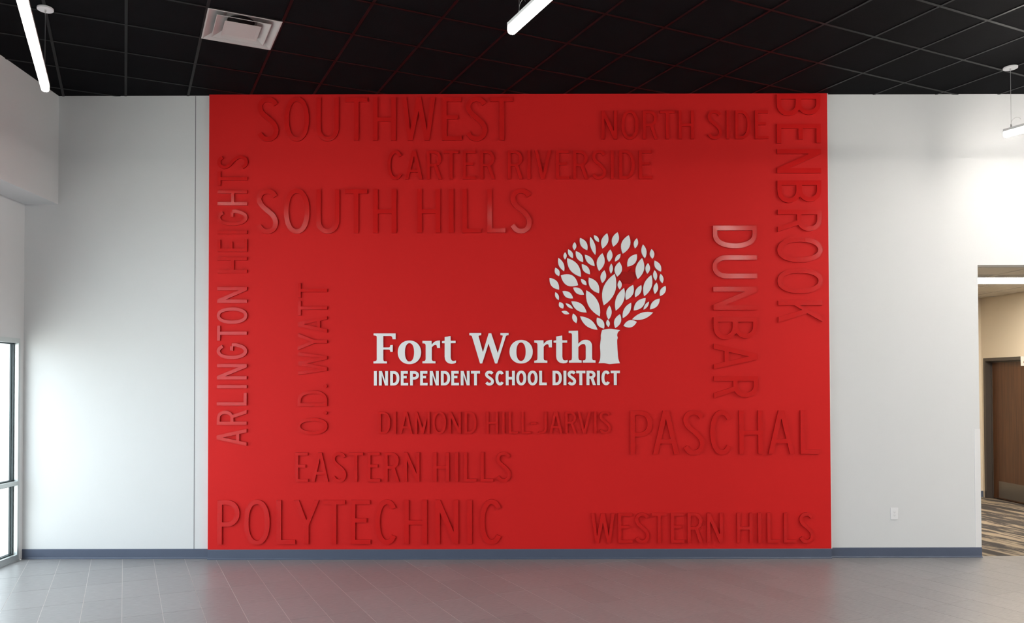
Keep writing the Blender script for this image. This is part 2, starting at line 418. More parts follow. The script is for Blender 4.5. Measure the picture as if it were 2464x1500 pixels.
tube(bm, (XC + 0.088, y, 1.0), (XC + 0.03, y, 1.0), 0.011); tube(bm, (XC + 0.035, y - 0.005, 1.0), (XC + 0.035, y + 0.12, 1.0), 0.010); tube(bm, (XC + 0.089, y, 1.0), (XC + 0.083, y, 1.0), 0.027, 20)
from_bm('lever_handle', bm, M['steel'], leaf, loc=-(door.location + leaf.location))

struct('wall_door_backing', (XC + 0.2, D + 0.15, -0.1), (XC + 0.3, YC, ZC + 0.1), M['wall_warm'])  # unseen backing added behind the door to block light from the sky
# corridor base
struct('baseboard_corridor', (XC - 0.006, D + 0.15, 0), (XC, DY0, 0.10), M['base'])
struct('baseboard_corridor_end', (3.5, YC - 0.006, 0), (XC, YC, 0.10), M['base'])
# corridor ceiling grid
cc = bpy.data.objects['ceiling_corridor']
nx = 0
y = YC - 0.35
while y > D + 0.15:
    y0 = max(y - T, D + 0.15)
    x = XC - 0.42
    xs = [XC] + [x - T * k for k in range(9)]
    for x1, x0 in zip(xs, xs[1:]):
        if x0 < 3.5: continue
        if 9.7 < (y0 + y) / 2 < 10.5 and 6.3 < (x0 + x1) / 2 < 7.6: continue
        box('ceiling_tile', (x0 + 0.01, y0 + 0.01, ZC + 0.006), (x1 - 0.01, y - 0.01, ZC + 0.019), M['ctile'], cc)
    y = y0
yy = YC - 0.35
while yy > D + 0.15:
    box('grid_runner', (3.5, yy - 0.012, ZC), (XC, yy + 0.012, ZC + 0.006), M['cgrid'], cc); yy -= T
for k in range(8):
    xx = XC - 0.42 - k * T
    box('grid_runner', (xx - 0.012, D + 0.15, ZC - 0.0005), (xx + 0.012, YC, ZC + 0.006), M['cgrid'], cc)
tr = empty('ceiling_light', (7.0, 10.25, ZC), 'bright flat ceiling light panel in the corridor past the opening', 'ceiling light')
box('light_frame', (6.38, 9.94, ZC - 0.006), (7.62, 10.56, ZC + 0.018), M['cgrid'], tr, bevel=0.002)
box('light_lens', (6.41, 9.97, ZC - 0.010), (7.59, 10.53, ZC - 0.0062), M['troffer'], tr)

# projecting sign by the door head
sx, sz0 = on_y(2456.3, 881, 11.2)[0], on_y(2456.3, 881, 11.2)[1]
sz1 = on_y(2456.3, 858, 11.2)[1]
sg = empty('corridor_sign', (XC, 11.2, sz0), 'small white sign with a dark red mark at the corridor door head', 'sign')
box('sign_board', (sx, 11.195, sz0), (sx + 0.22, 11.205, sz1), M['sign'], sg, bevel=0.002)
box('sign_mark', (sx + 0.035, 11.192, sz0 + 0.045), (sx + 0.10, 11.1952, sz1 - 0.075), M['sign_red'], sg)
box('sign_bracket', (sx + 0.22, 11.19, sz0 + 0.01), (XC, 11.21, sz1 - 0.01), M['sign'], sg)

# ------------------------------------------------------------------ corner guard and receptacle
gz0, gz1 = BZ, 1.358
gx0 = XO - 0.058
cg = empty('corner_guard', (XO, D, gz0), 'tall slim white corner guard on the wall end beside the corridor opening', 'corner guard')
box('guard_face', (gx0, D - 0.0035, gz0), (XO + 0.003, D, gz1), M['guard'], cg, bevel=0.001)
box('guard_return', (XO, D, gz0), (XO + 0.003, D + 0.075, gz1), M['guard'], cg)
box('guard_edge', (gx0 - 0.003, D - 0.005, gz0), (gx0 + 0.003, D, gz1), M['plastic'], cg, bevel=0.001)

ox, oz = (4.466 + 4.549) / 2, (0.527 + 0.399) / 2
rc = empty('power_outlet', (ox, D, oz), 'white electrical outlet low on the pale wall right of the red panel', 'outlet')
box('cover_plate', (ox - 0.041, D - 0.0065, oz - 0.064), (ox + 0.041, D, oz + 0.064), M['plastic'], rc, bevel=0.0022)
box('receptacle_face', (ox - 0.017, D - 0.0085, oz - 0.034), (ox + 0.017, D - 0.0064, oz + 0.034), M['plastic'], rc, bevel=0.0008)
for dz in (0.016, -0.016):
    box('slot', (ox - 0.0075, D - 0.0089, oz + dz - 0.004), (ox - 0.0055, D - 0.0084, oz + dz + 0.005), M['slot'], rc)
    box('slot', (ox + 0.0055, D - 0.0089, oz + dz - 0.004), (ox + 0.0075, D - 0.0084, oz + dz + 0.004), M['slot'], rc)
    bm = bmesh.new(); tube(bm, (0, -0.0089, dz - 0.0085), (0, -0.0084, dz - 0.0085), 0.0024, 10)
    from_bm('slot', bm, M['slot'], rc)

# ------------------------------------------------------------------ ceiling air diffuser
def uvp(u, v): return Vector((u * CA + v * SA, u * SA - v * CA))
du, dv = GU - 1.5 * T, GV + 0.5 * T
c = uvp(du, dv)
df = empty('air_diffuser', (c.x, c.y, H), 'white square stepped-cone air diffuser in the dark ceiling', 'air vent')
df.rotation_euler = (0, 0, ANG)
def cone_ring(name, ri, ro, zi, zo, lip):
    # a square ring: flat outer lip then a slope going up and in
    bm = bmesh.new()
    def sq(r, z): return [bm.verts.new((sx * r, sy * r, z)) for sx, sy in ((-1, -1), (1, -1), (1, 1), (-1, 1))]
    loops = [sq(ro, zo), sq(ro - lip, zo), sq(ri, zi), sq(ri, zi + 0.002), sq(ro - lip, zo + 0.002 + 0.001), sq(ro, zo + 0.003)]
    for k in range(len(loops)):
        a, b = loops[k], loops[(k + 1) % len(loops)]
        for i in range(4): bm.faces.new((a[i], a[(i + 1) % 4], b[(i + 1) % 4], b[i]))
    return from_bm(name, bm, M['vent'], df)
cone_ring('outer_frame', 0.135, 0.3025, 0.068, -0.006, 0.012)
cone_ring('cone_ring', 0.125, 0.225, 0.034, -0.010, 0.006)
bm = bmesh.new()
b4 = [bm.verts.new((sx * 0.150, sy * 0.150, -0.014)) for sx, sy in ((-1, -1), (1, -1), (1, 1), (-1, 1))]
ap = bm.verts.new((0, 0, 0.004))
for i in range(4): bm.faces.new((b4[i], b4[(i + 1) % 4], ap))
b5 = [bm.verts.new((v.co.x, v.co.y, v.co.z + 0.003)) for v in b4]; bm.faces.new(b5)
for i in range(4): bm.faces.new((b4[i], b5[i], b5[(i + 1) % 4], b4[(i + 1) % 4]))
from_bm('centre_plate', bm, M['vent'], df)
bm = bmesh.new(); add_box(bm, (-0.16, -0.16, 0.072), (0.16, 0.16, 0.075))
from_bm('back_pan', bm, M['vent'], df)
bm = bmesh.new(); tube(bm, (0, 0, 0.066), (0, 0, 0.0715), 0.115, 28); from_bm('duct_opening', bm, M['dark'], df)

# ------------------------------------------------------------------ linear pendant lights
def pendant(x, y, length, label, canopies, group='linear pendant lights in view under the dark ceiling'):
    Z = 4.3
    t = empty('linear_pendant_light', (x, y, Z), label, 'pendant light', group)
    t.rotation_euler = (0, 0, ANG)             # local -Y runs toward the camera side along the grid
    wd, ht = 0.032, 0.040
    bm = bmesh.new(); add_box(bm, (-wd, -length, 0.012), (wd, 0, ht)); bmesh.ops.bevel(bm, geom=bm.edges[:], offset=0.003, segments=2, affect='EDGES')
    from_bm('housing', bm, M['housing'], t)
    # rounded lens
    bm = bmesh.new(); prof = [(-wd + 0.002, 0.0118), (-wd + 0.002, -0.020), (-wd * 0.75, -0.034), (-wd * 0.35, -0.040), (wd * 0.35, -0.040), (wd * 0.75, -0.034), (wd - 0.002, -0.020), (wd - 0.002, 0.0118)]
    a = [bm.verts.new((p, -0.004, z)) for p, z in prof]; b = [bm.verts.new((p, -length + 0.004, z)) for p, z in prof]
    for i in range(len(prof)): bm.faces.new((a[i], a[(i + 1) % len(prof)], b[(i + 1) % len(prof)], b[i]))
    bm.faces.new(a); bm.faces.new(b[::-1])
    from_bm('lens', bm, M['lens_dim'] if x < 1 else M['lens'], t)
    for d in canopies:
        bm = bmesh.new(); tube(bm, (0, -d, ht + 0.03), (0, -d, H - Z - 0.012), 0.0016, 6); from_bm('cable', bm, M['cable'], t)
        bm = bmesh.new(); tube(bm, (0, -d, H - Z - 0.014), (0, -d, H - Z - 0.0008), 0.062, 28); from_bm('canopy', bm, M['plastic'], t)
        bm = bmesh.new(); tube(bm, (0, -d, ht), (0, -d, ht + 0.035), 0.006, 10); from_bm('cable_gripper', bm, M['cable'], t)
        bm = bmesh.new(); tube(bm, (0, -d, H - Z - 0.03), (0, -d, H - Z - 0.014), 0.007, 10); from_bm('cable_ferrule', bm, M['cable'], t)
        # loop of spare cable
        bm = bmesh.new(); pts = [Vector((0.0, -d - 0.045 + 0.045 * math.cos(s), ht + 0.045 + 0.042 * math.sin(s))) for s in [math.pi * (0.9 - 1.1 * k / 12) for k in range(13)]]
        for p, q in zip(pts, pts[1:]): tube(bm, p, q, 0.0014, 5)
        from_bm('spare_cable', bm, M['cable'], t)
    return t
pendant(-3.489, 6.329, 3.05, 'leftmost linear pendant light, beside the pale bulkhead over the windows', (0.045, 2.9))
pendant(0.295, 5.304, 3.05, 'linear pendant light hanging above the middle of the red wall', (0.12, 2.9))
pendant(5.276, 7.564, 3.05, 'linear pendant light end close to the white wall above the corridor opening', (0.06, 2.9))

far_label = 'added linear pendant light outside the view, brightening the right side'
pendant(3.80, 4.60, 3.05, 'linear pendant light just above the top of the view, right of the middle one', (0.1, 2.9))
for x_, y_ in ((5.6, 4.6), (7.85, 6.3), (6.35, 7.45), (4.9, 1.6), (7.0, 1.9), (5.9, -1.6)):  # unseen fixtures added to brighten the right wall
    pendant(x_, y_, 3.05, far_label, (0.1, 2.9), 'added linear pendant lights outside the view')

# ------------------------------------------------------------------ lettering
def arc(cx, cy, rx, ry, a0, a1, n=14, e=2.0):
    out = []
    for k in range(n + 1):
        t = math.radians(a0 + (a1 - a0) * k / n); c_, s_ = math.cos(t), math.sin(t)
        out.append((cx + rx * math.copysign(abs(c_) ** (2 / e), c_), cy + ry * math.copysign(abs(s_) ** (2 / e), s_)))
    return out
def stroke(pts, h):
    L, R = [], []
    n = len(pts)
    for i, p in enumerate(pts):
        a = pts[max(i - 1, 0)]; b = pts[min(i + 1, n - 1)]
        if 0 < i < n - 1:
            d1 = Vector((p[0] - a[0], p[1] - a[1])).normalized(); d2 = Vector((b[0] - p[0], b[1] - p[1])).normalized()
            d = (d1 + d2).normalized(); k = 1 / max(0.5, d.dot(d1))
        else: d = Vector((b[0] - a[0], b[1] - a[1])).normalized(); k = 1
        nx_, ny_ = -d.y * h * k, d.x * h * k
        L.append((p[0] + nx_, p[1] + ny_)); R.append((p[0] - nx_, p[1] - ny_))
    return [L + R[::-1]]
def catmull(P, n=6):
    out = []
    Q = [P[0]] + P + [P[-1]]
    for i in range(1, len(Q) - 2):
        p0, p1, p2, p3 = Q[i - 1:i + 3]
        for k in range(n):
            t = k / n
            out.append(tuple(0.5 * ((2 * b) + (-a + c_) * t + (2 * a - 5 * b + 4 * c_ - d) * t * t + (-a + 3 * b - 3 * c_ + d) * t ** 3) for a, b, c_, d in zip(p0, p1, p2, p3)))
    return out + [P[-1]]
def rect(x0, y0, x1, y1): return [(x0, y0), (x1, y0), (x1, y1), (x0, y1)]
def glyph(ch, w, s):
    """[(loops, recessed)] in cap-height units; w outer width, s stroke."""
    h = s / 2; v = s * 0.92
    if ch == 'I': return [([rect(0, 0, w, 1)], 0)]
    if ch == '.': return [([arc(w / 2, w / 2, w / 2, w / 2, 0, 337, 15)], 0)]
    if ch == '-': return [([rect(0, .42, w, .42 + v)], 0)]
    if ch == 'L': return [([[(0, 0), (w, 0), (w, v), (s, v), (s, 1), (0, 1)]], 0)]
    if ch == 'T': c_ = w / 2; return [([[(c_ - h, 0), (c_ + h, 0), (c_ + h, 1 - v), (w, 1 - v), (w, 1), (0, 1), (0, 1 - v), (c_ - h, 1 - v)]], 0)]
    if ch == 'E': return [([[(0, 0), (w, 0), (w, v), (s, v), (s, .49), (w * .8, .49), (w * .8, .49 + v), (s, .49 + v), (s, 1 - v), (w * .97, 1 - v), (w * .97, 1), (0, 1)]], 0)]
    if ch == 'H': y = .5 - v / 2 - .01; return [([[(0, 0), (s, 0), (s, y), (w - s, y), (w - s, 0), (w, 0), (w, 1), (w - s, 1), (w - s, y + v), (s, y + v), (s, 1), (0, 1)]], 0)]
    if ch in 'AV':
        t = s * .62; sx = s * 1.04; yi = (w / 2 - sx) / (w / 2 - t)
        out = [(0, 0), (sx, 0), (w / 2, yi), (w - sx, 0), (w, 0), (w / 2 + t, 1), (w / 2 - t, 1)]
        if ch == 'V': return [([[(x, 1 - y) for x, y in out][::-1]], 0)]
        b0, b1 = .245, .245 + v; f = lambda y: sx + (w / 2 - sx) * y / yi
        return [([out], 0), ([[(f(b0) - .02, b0), (w - f(b0) + .02, b0), (w - f(b1) + .02, b1), (f(b1) - .02, b1)]], 1)]
    if ch == 'W':
        sx = s * 1.02; q = w / 4; t = s * .52
        def at(x0, y0, x1, y1, y): return x0 + (x1 - x0) * (y - y0) / (y1 - y0)
        yi = 1 - (q - sx + 0.0) / (q - t) * 1.0
        yi = max(.12, min(.4, 1 - (q + t - sx) / (q - t + sx * .2)))
        ym = .80
        return [([[(0, 1), (q - t, 0), (q + t, 0), (w / 2, ym - .12), (w - q - t, 0), (w - q + t, 0), (w, 1), (w - sx, 1), (w - q, .24), (w / 2 + t, 1), (w / 2 - t, 1), (q, .24), (sx, 1)]], 0)]
    if ch == 'M':
        t = s * .55
        return [([[(0, 0), (s, 0), (s, .72), (w / 2 - t, 0), (w / 2 + t, 0), (w - s, .72), (w - s, 0), (w, 0), (w, 1), (w - s, 1), (w / 2, .27), (s, 1), (0, 1)]], 0)]
    if ch == 'N':
        k = .28
        return [([[(0, 0), (s, 0), (s, 1 - k), (w - s * 1.05, 0), (w, 0), (w, 1), (w - s, 1), (w - s, k), (s * 1.05, 1), (0, 1)]], 0)]
    if ch == 'Y': sx = s * 1.08; return [([[(w / 2 - h, 0), (w / 2 + h, 0), (w / 2 + h, .43), (w, 1), (w - sx, 1), (w / 2, .55), (sx, 1), (0, 1), (w / 2 - h, .43)]], 0)]
    if ch == 'K':
        return [([[(0, 0), (s, 0), (s, .36), (w * .43, .54), (w - s * 1.15, 0), (w, 0), (w * .43 + s * .72, .655), (w * .97, 1), (w * .97 - s * 1.2, 1), (s, .50), (s, 1), (0, 1)]], 0)]
    if ch == 'O':
        return [([arc(w / 2, .5, w / 2, .512, 0, 354, 59, 2.25), arc(w / 2, .5, w / 2 - s, .512 - v, 0, 354, 59, 2.15)], 0)]
    if ch == 'U':
        r = .30
        o_ = [(0, 1)] + arc(w / 2, r, w / 2, r + .012, 180, 360, 22, 2.1) + [(w, 1), (w - s, 1)] + arc(w / 2, r, w / 2 - s, r + .012 - v, 360, 180, 22, 2.1) + [(s, 1)]
        return [([o_], 0)]
    if ch == 'J':
        c_ = [(w - h, 1), (w - h, .6)] + arc(w * .42, .24, w - h - w * .42, .24 - h * .8, 0, -125, 14, 2.1)
        return [(stroke(c_, h), 0)]
    if ch == 'C': return [(stroke(arc(w / 2 + .01, .5, w / 2 - h, .512 - h, 41, 319, 34, 2.15), h), 0)]
    if ch == 'G':
        p = arc(w / 2, .5, w / 2 - h, .512 - h, 42, 338, 34, 2.15)
        return [(stroke(p + [(w - h, .34), (w - h, .505)], h), 0), ([rect(w * .54, .46, w - s + .004, .46 + v)], 1)]
    if ch == 'S':
        P = [(.425, .835), (.36, .925), (.25, .958), (.13, .925), (.062, .82), (.075, .70), (.15, .60), (.27, .50), (.38, .39), (.435, .26), (.41, .125), (.33, .05), (.235, .03), (.13, .065), (.05, .165)]
        P = [(h + (x - .055) / .38 * (w - s), h * .9 - .012 + (y - .03) / .928 * (1.024 - s * .95)) for x, y in P]
        return [(stroke(catmull(P), h), 0)]
    if ch == 'D':
        a = w * .38
        return [([[(0, 0), (a, 0)] + arc(a, .5, w - a, .5, -90, 90, 24, 2.25) + [(0, 1)],
                  [(s, v), (a, v)] + arc(a, .5, w - a - s, .5 - v, -90, 90, 24, 2.15) + [(s, 1 - v)]], 0)]
    if ch in 'PR':
        yb = .405 if ch == 'P' else .44; a = w * .45; W_ = w if ch == 'P' else w * .96; r = (1 - yb) / 2
        L_ = [([[(0, 0), (s, 0), (s, yb), (a, yb)] + arc(a, yb + r, W_ - a, r, -90, 90, 20, 2.1) + [(0, 1)],
               [(s, yb + v), (a, yb + v)] + arc(a, yb + r, W_ - a - s, r - v, -90, 90, 20, 2.1) + [(s, 1 - v)]], 0)]
        if ch == 'R': L_.append(([[(w - s * 1.06, 0), (w, 0), (w * .56 + s * .5, yb + v * .6), (w * .56 - s * .56, yb + v * .6)]], 1))
        return L_
    if ch == 'B':
        ym = .51; a = w * .42; r1 = (1 - ym + .03) / 2; r2 = (ym + .03) / 2
        lo = arc(a, r2, w - a, r2, -90, 58, 16, 2.1); up = arc(a, 1 - r1, w * .95 - a, r1, -58, 90, 16, 2.1)
        return [([[(0, 0), (a, 0)] + lo + [(w * .80, ym + .01)] + up + [(0, 1)],
                  [(s, v), (a, v)] + arc(a, r2 - .004, w - a - s, r2 - v - .004, -90, 90, 16, 2.1) + [(s, 2 * r2 - v - .008)],
                  [(s, ym + v * .5), (a, ym + v * .5)] + arc(a, (ym + v * .5 + 1 - v) / 2, w * .95 - a - s, (1 - v - ym - v * .5) / 2, -90, 90, 16, 2.1) + [(s, 1 - v)]], 0)]
    raise ValueError(ch)
def dedupe(lp):
    out = []
    for p in lp:
        if not out or (abs(p[0] - out[-1][0]) + abs(p[1] - out[-1][1])) > 1e-5: out.append(p)
    if (abs(out[0][0] - out[-1][0]) + abs(out[0][1] - out[-1][1])) < 1e-5: out.pop()
    return out
def slab(bm, loops, thick, back=0.0):
    """loops (outer, holes) in x,z; face at y=-thick, back at y=-back."""
    loops = [dedupe(l) for l in loops]
    tri = geometry.tessellate_polygon([[Vector((x, z, 0)) for x, z in lp] for lp in loops])
    flat = [p for lp in loops for p in lp]
    fr = [bm.verts.new((x, -thick, z)) for x, z in flat]; bk = [bm.verts.new((x, -back, z)) for x, z in flat]
    for t in tri:
        try: bm.faces.new([fr[i] for i in t])
        except ValueError: pass
    o_ = 0
    for lp in loops:
        n = len(lp)
        for i in range(n):
            a, b = o_ + i, o_ + (i + 1) % n
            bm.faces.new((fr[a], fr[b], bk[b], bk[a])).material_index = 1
        o_ += n
def letter_object(name, loops_list, parent, m, thick, tilt=0.0, y=PD - 0.003):
    """loops_list: [(loops, recessed)] in world x,z."""
    pts = [p for L_, _ in loops_list for lp in L_ for p in lp]
    cx = (min(p[0] for p in pts) + max(p[0] for p in pts)) / 2; cz = (min(p[1] for p in pts) + max(p[1] for p in pts)) / 2
    bm = bmesh.new()
    for L_, rec in loops_list:
        slab(bm, [[(x - cx, z - cz) for x, z in lp] for lp in L_], thick - (0.0004 if rec else 0))
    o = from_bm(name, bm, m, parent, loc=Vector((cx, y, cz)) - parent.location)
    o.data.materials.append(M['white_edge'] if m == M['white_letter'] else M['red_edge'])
    if tilt: o.rotation_euler = (random.uniform(-tilt, tilt), 0, random.uniform(-tilt, tilt))
    return o
def word(items, base, cap, orient, label, name='raised_word', m=None, s=.108, thick=.015, tilt=math.radians(.45)):
    """items: (char, a, b) extents along the reading direction in photo pixels; base / cap: pixel lines of baseline and cap line."""
    m = m or M['red_letter']
    mid = (items[0][1] + items[-1][2]) / 2
    def P(r, t):      # reading px, transverse px -> wall x,z
        return on_y(r, t) if orient == 'h' else on_y(t, r)
    if orient == 'h':
        zb = P(mid, base)[1]; zc = P(mid, cap)[1]; C = zc - zb
        f = lambda r: P(r, (base + cap) / 2)[0]
        place = lambda a0, x, y: (a0 + x, zb + y)
    else:
        xb = P(mid, base)[0]; xc = P(mid, cap)[0]; C = abs(xc - xb)
        f = lambda r: P(r, (base + cap) / 2)[1]
        if orient == 'down': place = lambda a0, x, y: (xb + y, a0 - x)
        else: place = lambda a0, x, y: (xb - y, a0 + x)
    A = f(items[0][1]); loc = place(A, 0, 0)
    e = empty(name, (loc[0], PD, loc[1]), label, 'lettering')
    for ch, a, b in items:
        a0 = f(a); w_ = abs(f(b) - a0) / C
        g = glyph(ch, w_, s if ch != 'I' else w_)
        gl = [([[place(a0, x * C, y * C) for x, y in lp] for lp in L_], rec) for L_, rec in g]
        letter_object('letter', gl, e, m, thick, tilt)
    return e
def Z(o, k, seq): return [(c_, o + a / k, o + b / k) for c_, a, b in seq]

word(Z(600, 3.52, [('S', 65, 245), ('O', 296, 512), ('U', 568, 765), ('T', 812, 1000), ('H', 1050, 1247), ('H', 1422, 1617), ('I', 1690, 1730), ('L', 1803, 1962), ('L', 2015, 2168), ('S', 2210, 2390)]),
     561.5, 456.5, 'h', 'raised red letters reading SOUTH HILLS on the red wall')
word(Z(600, 7.247, [('S', 145, 515), ('O', 615, 1045), ('U', 1170, 1565), ('T', 1678, 2062)]) + [('H', 898, 953.1)] + Z(920, 7.247, [('W', 340, 925), ('E', 1042, 1385), ('S', 1455, 1825), ('T', 1885, 2280)]),
     339.5, 236, 'h', 'raised red letters reading SOUTHWEST along the top of the red wall')
word(Z(920, 3.6235, [('C', 43, 182), ('A', 200, 352), ('R', 388, 520), ('T', 535, 665), ('E', 702, 817), ('R', 852, 982), ('R', 1092, 1224), ('I', 1262, 1290), ('V', 1327, 1470), ('E', 1512, 1630), ('R', 1662, 1792), ('S', 1826, 1948), ('I', 1987, 2015), ('D', 2062, 2197), ('E', 2234, 2352)]),
     432.3, 363.5, 'h', 'raised red letters reading CARTER RIVERSIDE on the red wall')
word(Z(1430, 5.4756, [('N', 90, 295), ('O', 352, 577), ('R', 635, 830), ('T', 862, 1055), ('H', 1105, 1308), ('S', 1488, 1674), ('I', 1735, 1775), ('D', 1850, 2050), ('E', 2110, 2287)]),
     335.8, 267.3, 'h', 'raised red letters reading NORTH SIDE high on the red wall')
word([(c_, 220 + a / 5, 220 + b / 5) for c_, a, b in [('B', 42, 300), ('E', 397, 632), ('N', 700, 987), ('B', 1077, 1345)]] + Z(480, 4.6875, [('R', 120, 370), ('O', 430, 712), ('O', 780, 1063), ('K', 1143, 1390)]),
     1869.5, 1975, 'down', 'raised red letters reading BENBROOK downwards at the panel edge')
word(Z(520, 3.26, [('D', 78, 255), ('U', 310, 492), ('N', 558, 738), ('B', 795, 970), ('A', 1003, 1203), ('R', 1258, 1430)]),
     1715.5, 1821, 'down', 'raised red letters reading DUNBAR downwards beside the white tree emblem')
word(Z(1500, 4.928, [('P', 78, 340), ('A', 345, 655), ('S', 705, 958), ('C', 1018, 1298), ('H', 1368, 1647), ('A', 1710, 2025), ('L', 2093, 2322)]),
     1093, 988.3, 'h', 'raised red letters reading PASCHAL on the red wall')
word(Z(1400, 4.039, [('W', 88, 317), ('E', 350, 490), ('S', 515, 652), ('T', 675, 825), ('E', 862, 992), ('R', 1024, 1172), ('N', 1213, 1367), ('H', 1504, 1655), ('I', 1708, 1740), ('L', 1797, 1918), ('L', 1958, 2078), ('S', 2108, 2248)]),
     1306.3, 1234.5, 'h', 'raised red letters reading WESTERN HILLS just above the base')
word([(c_, a0 + a / 5.555, a0 + b / 5.555) for c_, a0, a, b in [('E', 500, 1172, 1345), ('A', 500, 1388, 1615), ('S', 500, 1660, 1852), ('T', 500, 1882, 2080), ('E', 860, 135, 308), ('R', 860, 365, 562), ('N', 860, 622, 832), ('H', 860, 1018, 1227), ('I', 860, 1305, 1348), ('L', 860, 1425, 1592), ('L', 860, 1648, 1815), ('S', 860, 1857, 2047)]],
     1159.5, 1088.8, 'h', 'raised red letters reading EASTERN HILLS on the red wall')
word([(c_, a0 + a / 5.555, a0 + b / 5.555) for c_, a0, a, b in [('P', 500, 132, 428), ('O', 500, 487, 832), ('L', 500, 922, 1175), ('Y', 500, 1152, 1490), ('T', 500, 1543, 1838), ('E', 500, 1912, 2178), ('C', 860, 233, 542), ('H', 860, 625, 932), ('N', 860, 1040, 1350), ('I', 860, 1468, 1532), ('C', 860, 1630, 1943)]],
     1309.5, 1203.5, 'h', 'raised red letters reading POLYTECHNIC at the bottom of the red wall')
word(Z(900, 4.107, [('D', 46, 162), ('I', 196, 220), ('A', 250, 380), ('M', 406, 551), ('O', 578, 712), ('N', 738, 858), ('D', 896, 1012), ('H', 1109, 1225), ('I', 1265, 1290), ('L', 1331, 1422), ('L', 1456, 1550), ('-', 1545, 1602), ('J', 1612, 1707), ('A', 1730, 1860), ('R', 1888, 1998), ('V', 2010, 2140), ('I', 2172, 2196), ('S', 2225, 2337)]),
     1043.8, 991, 'h', 'raised red letters reading DIAMOND HILL-JARVIS on the red wall')
word(Z(660, 3.75, [('O', 1447, 1297), ('.', 1270, 1236), ('D', 1193, 1050), ('.', 1030, 995), ('W', 908, 705), ('Y', 685, 535), ('A', 528, 380), ('T', 374, 240), ('T', 215, 83)]),
     787.8, 717.5, 'up', 'raised red letters reading O.D. WYATT upwards on the red wall')
word(Z(690, 3.75, [('A', 1437, 1285), ('R', 1248, 1115), ('L', 1073, 960), ('I', 918, 890), ('N', 838, 700), ('G', 655, 513), ('T', 490, 355), ('O', 337, 190), ('N', 148, 6)]) + Z(340, 3.95, [('H', 1255, 1105), ('E', 1053, 935), ('I', 885, 853), ('G', 805, 655), ('H', 613, 470), ('T', 428, 292), ('S', 267, 140)]),
     595.2, 524, 'up', 'raised red letters reading ARLINGTON HEIGHTS upwards by the left panel edge')
word(Z(880, 3.85, [('I', 78, 105), ('N', 124, 208), ('D', 228, 313), ('E', 326, 394), ('P', 412, 494), ('E', 505, 574), ('N', 594, 677), ('D', 697, 782), ('E', 793, 864), ('N', 880, 963), ('T', 975, 1059), ('S', 1105, 1187), ('C', 1200, 1284), ('H', 1297, 1381), ('O', 1394, 1486), ('O', 1499, 1591), ('L', 1606, 1676), ('D', 1730, 1815), ('I', 1831, 1857), ('S', 1868, 1947), ('T', 1949, 2033), ('R', 2044, 2130), ('I', 2141, 2167), ('C', 2181, 2265), ('T', 2268, 2352)]),
     927.6, 893, 'h', 'small white capitals reading INDEPENDENT SCHOOL DISTRICT', 'raised_lettering', M['white_letter'], s=.195, thick=.015, tilt=0)

# serif town name, outlines in photo pixels
def px_loops(loops, ox_, oy_, k=15.0):
    return [[on_y(ox_ + u / k, oy_ + v / k) for u, v in lp] for lp in loops]
def ell(x0, x1, y0, y1, e=2.0, n=40):
    return [(x, y) for x, y in arc((x0 + x1) / 2, (y0 + y1) / 2, (x1 - x0) / 2, (y1 - y0) / 2, 0, 360 - 360 / n, n - 1, e)]
Fo = [[(140, 195), (935, 195), (935, 405), (825, 405), (815, 350), (800, 310), (760, 288), (490, 288), (490, 700), (690, 700), (720, 692), (735, 665), (745, 615), (830, 615), (830, 860), (745, 860), (735, 810), (715, 783), (680, 775), (490, 775), (490, 1130), (500, 1180), (530, 1198), (622, 1205), (622, 1278), (135, 1278), (135, 1205), (200, 1195), (245, 1175), (255, 1130), (255, 320), (245, 290), (210, 275), (140, 265)]]
o1 = [ell(1010, 1853, 450, 1303, 2.1), ell(1268, 1600, 545, 1208, 2.2)]
o2 = [ell(162, 1000, 430, 1280, 2.1), ell(410, 745, 522, 1188, 2.2)]
r1 = [[(175, 465), (505, 465), (513, 600), (560, 540), (600, 505), (640, 480), (720, 455), (810, 450), (810, 718), (705, 718), (695, 660), (680, 615), (640, 605), (590, 622), (545, 660), (512, 700), (512, 1120), (525, 1170), (560, 1190), (645, 1198), (645, 1275), (175, 1275), (175, 1200), (250, 1190), (285, 1160), (292, 1100), (292, 630), (280, 575), (240, 555), (175, 550)]]
t1 = [[(975, 325), (1190, 290), (1195, 460), (1370, 462), (1370, 545), (1195, 548), (1195, 1060), (1210, 1130), (1240, 1175), (1290, 1188), (1340, 1182), (1385, 1170), (1385, 1248), (1320, 1280), (1230, 1292), (1130, 1275), (1080, 1250), (1040, 1215), (1010, 1175), (990, 1130), (975, 1040), (975, 548), (880, 545), (880, 475), (975, 460)]]
W1 = [[(140, 180), (570, 180), (570, 258), (500, 268), (470, 290), (630, 870), (835, 190), (930, 190), (1165, 905), (1345, 290), (1335, 265), (1260, 258), (1260, 180), (1555, 180), (1555, 258), (1490, 265), (1460, 290), (1145, 1278), (1065, 1278), (832, 560), (605, 1278), (525, 1278), (230, 290), (200, 268), (140, 262)]]
h1 = [[(720, 100), (1055, 95), (1066, 575), (1120, 510), (1200, 450), (1265, 430), (1330, 425), (1395, 430), (1450, 450), (1500, 485), (1530, 530), (1555, 590), (1562, 660), (1562, 1080), (1575, 1140), (1600, 1160), (1685, 1170), (1685, 1248), (1228, 1248), (1228, 1170), (1300, 1160), (1330, 1130), (1338, 1080), (1338, 680), (1325, 620), (1290, 580), (1230, 575), (1160, 600), (1100, 650), (1066, 695), (1065, 1060), (1080, 1130), (1110, 1160), (1185, 1170), (1185, 1248), (728, 1250), (728, 1175), (800, 1165), (830, 1140), (840, 1080), (840, 240), (830, 200), (800, 185), (720, 178)]]
bx_, bz_ = on_y(899, 875)
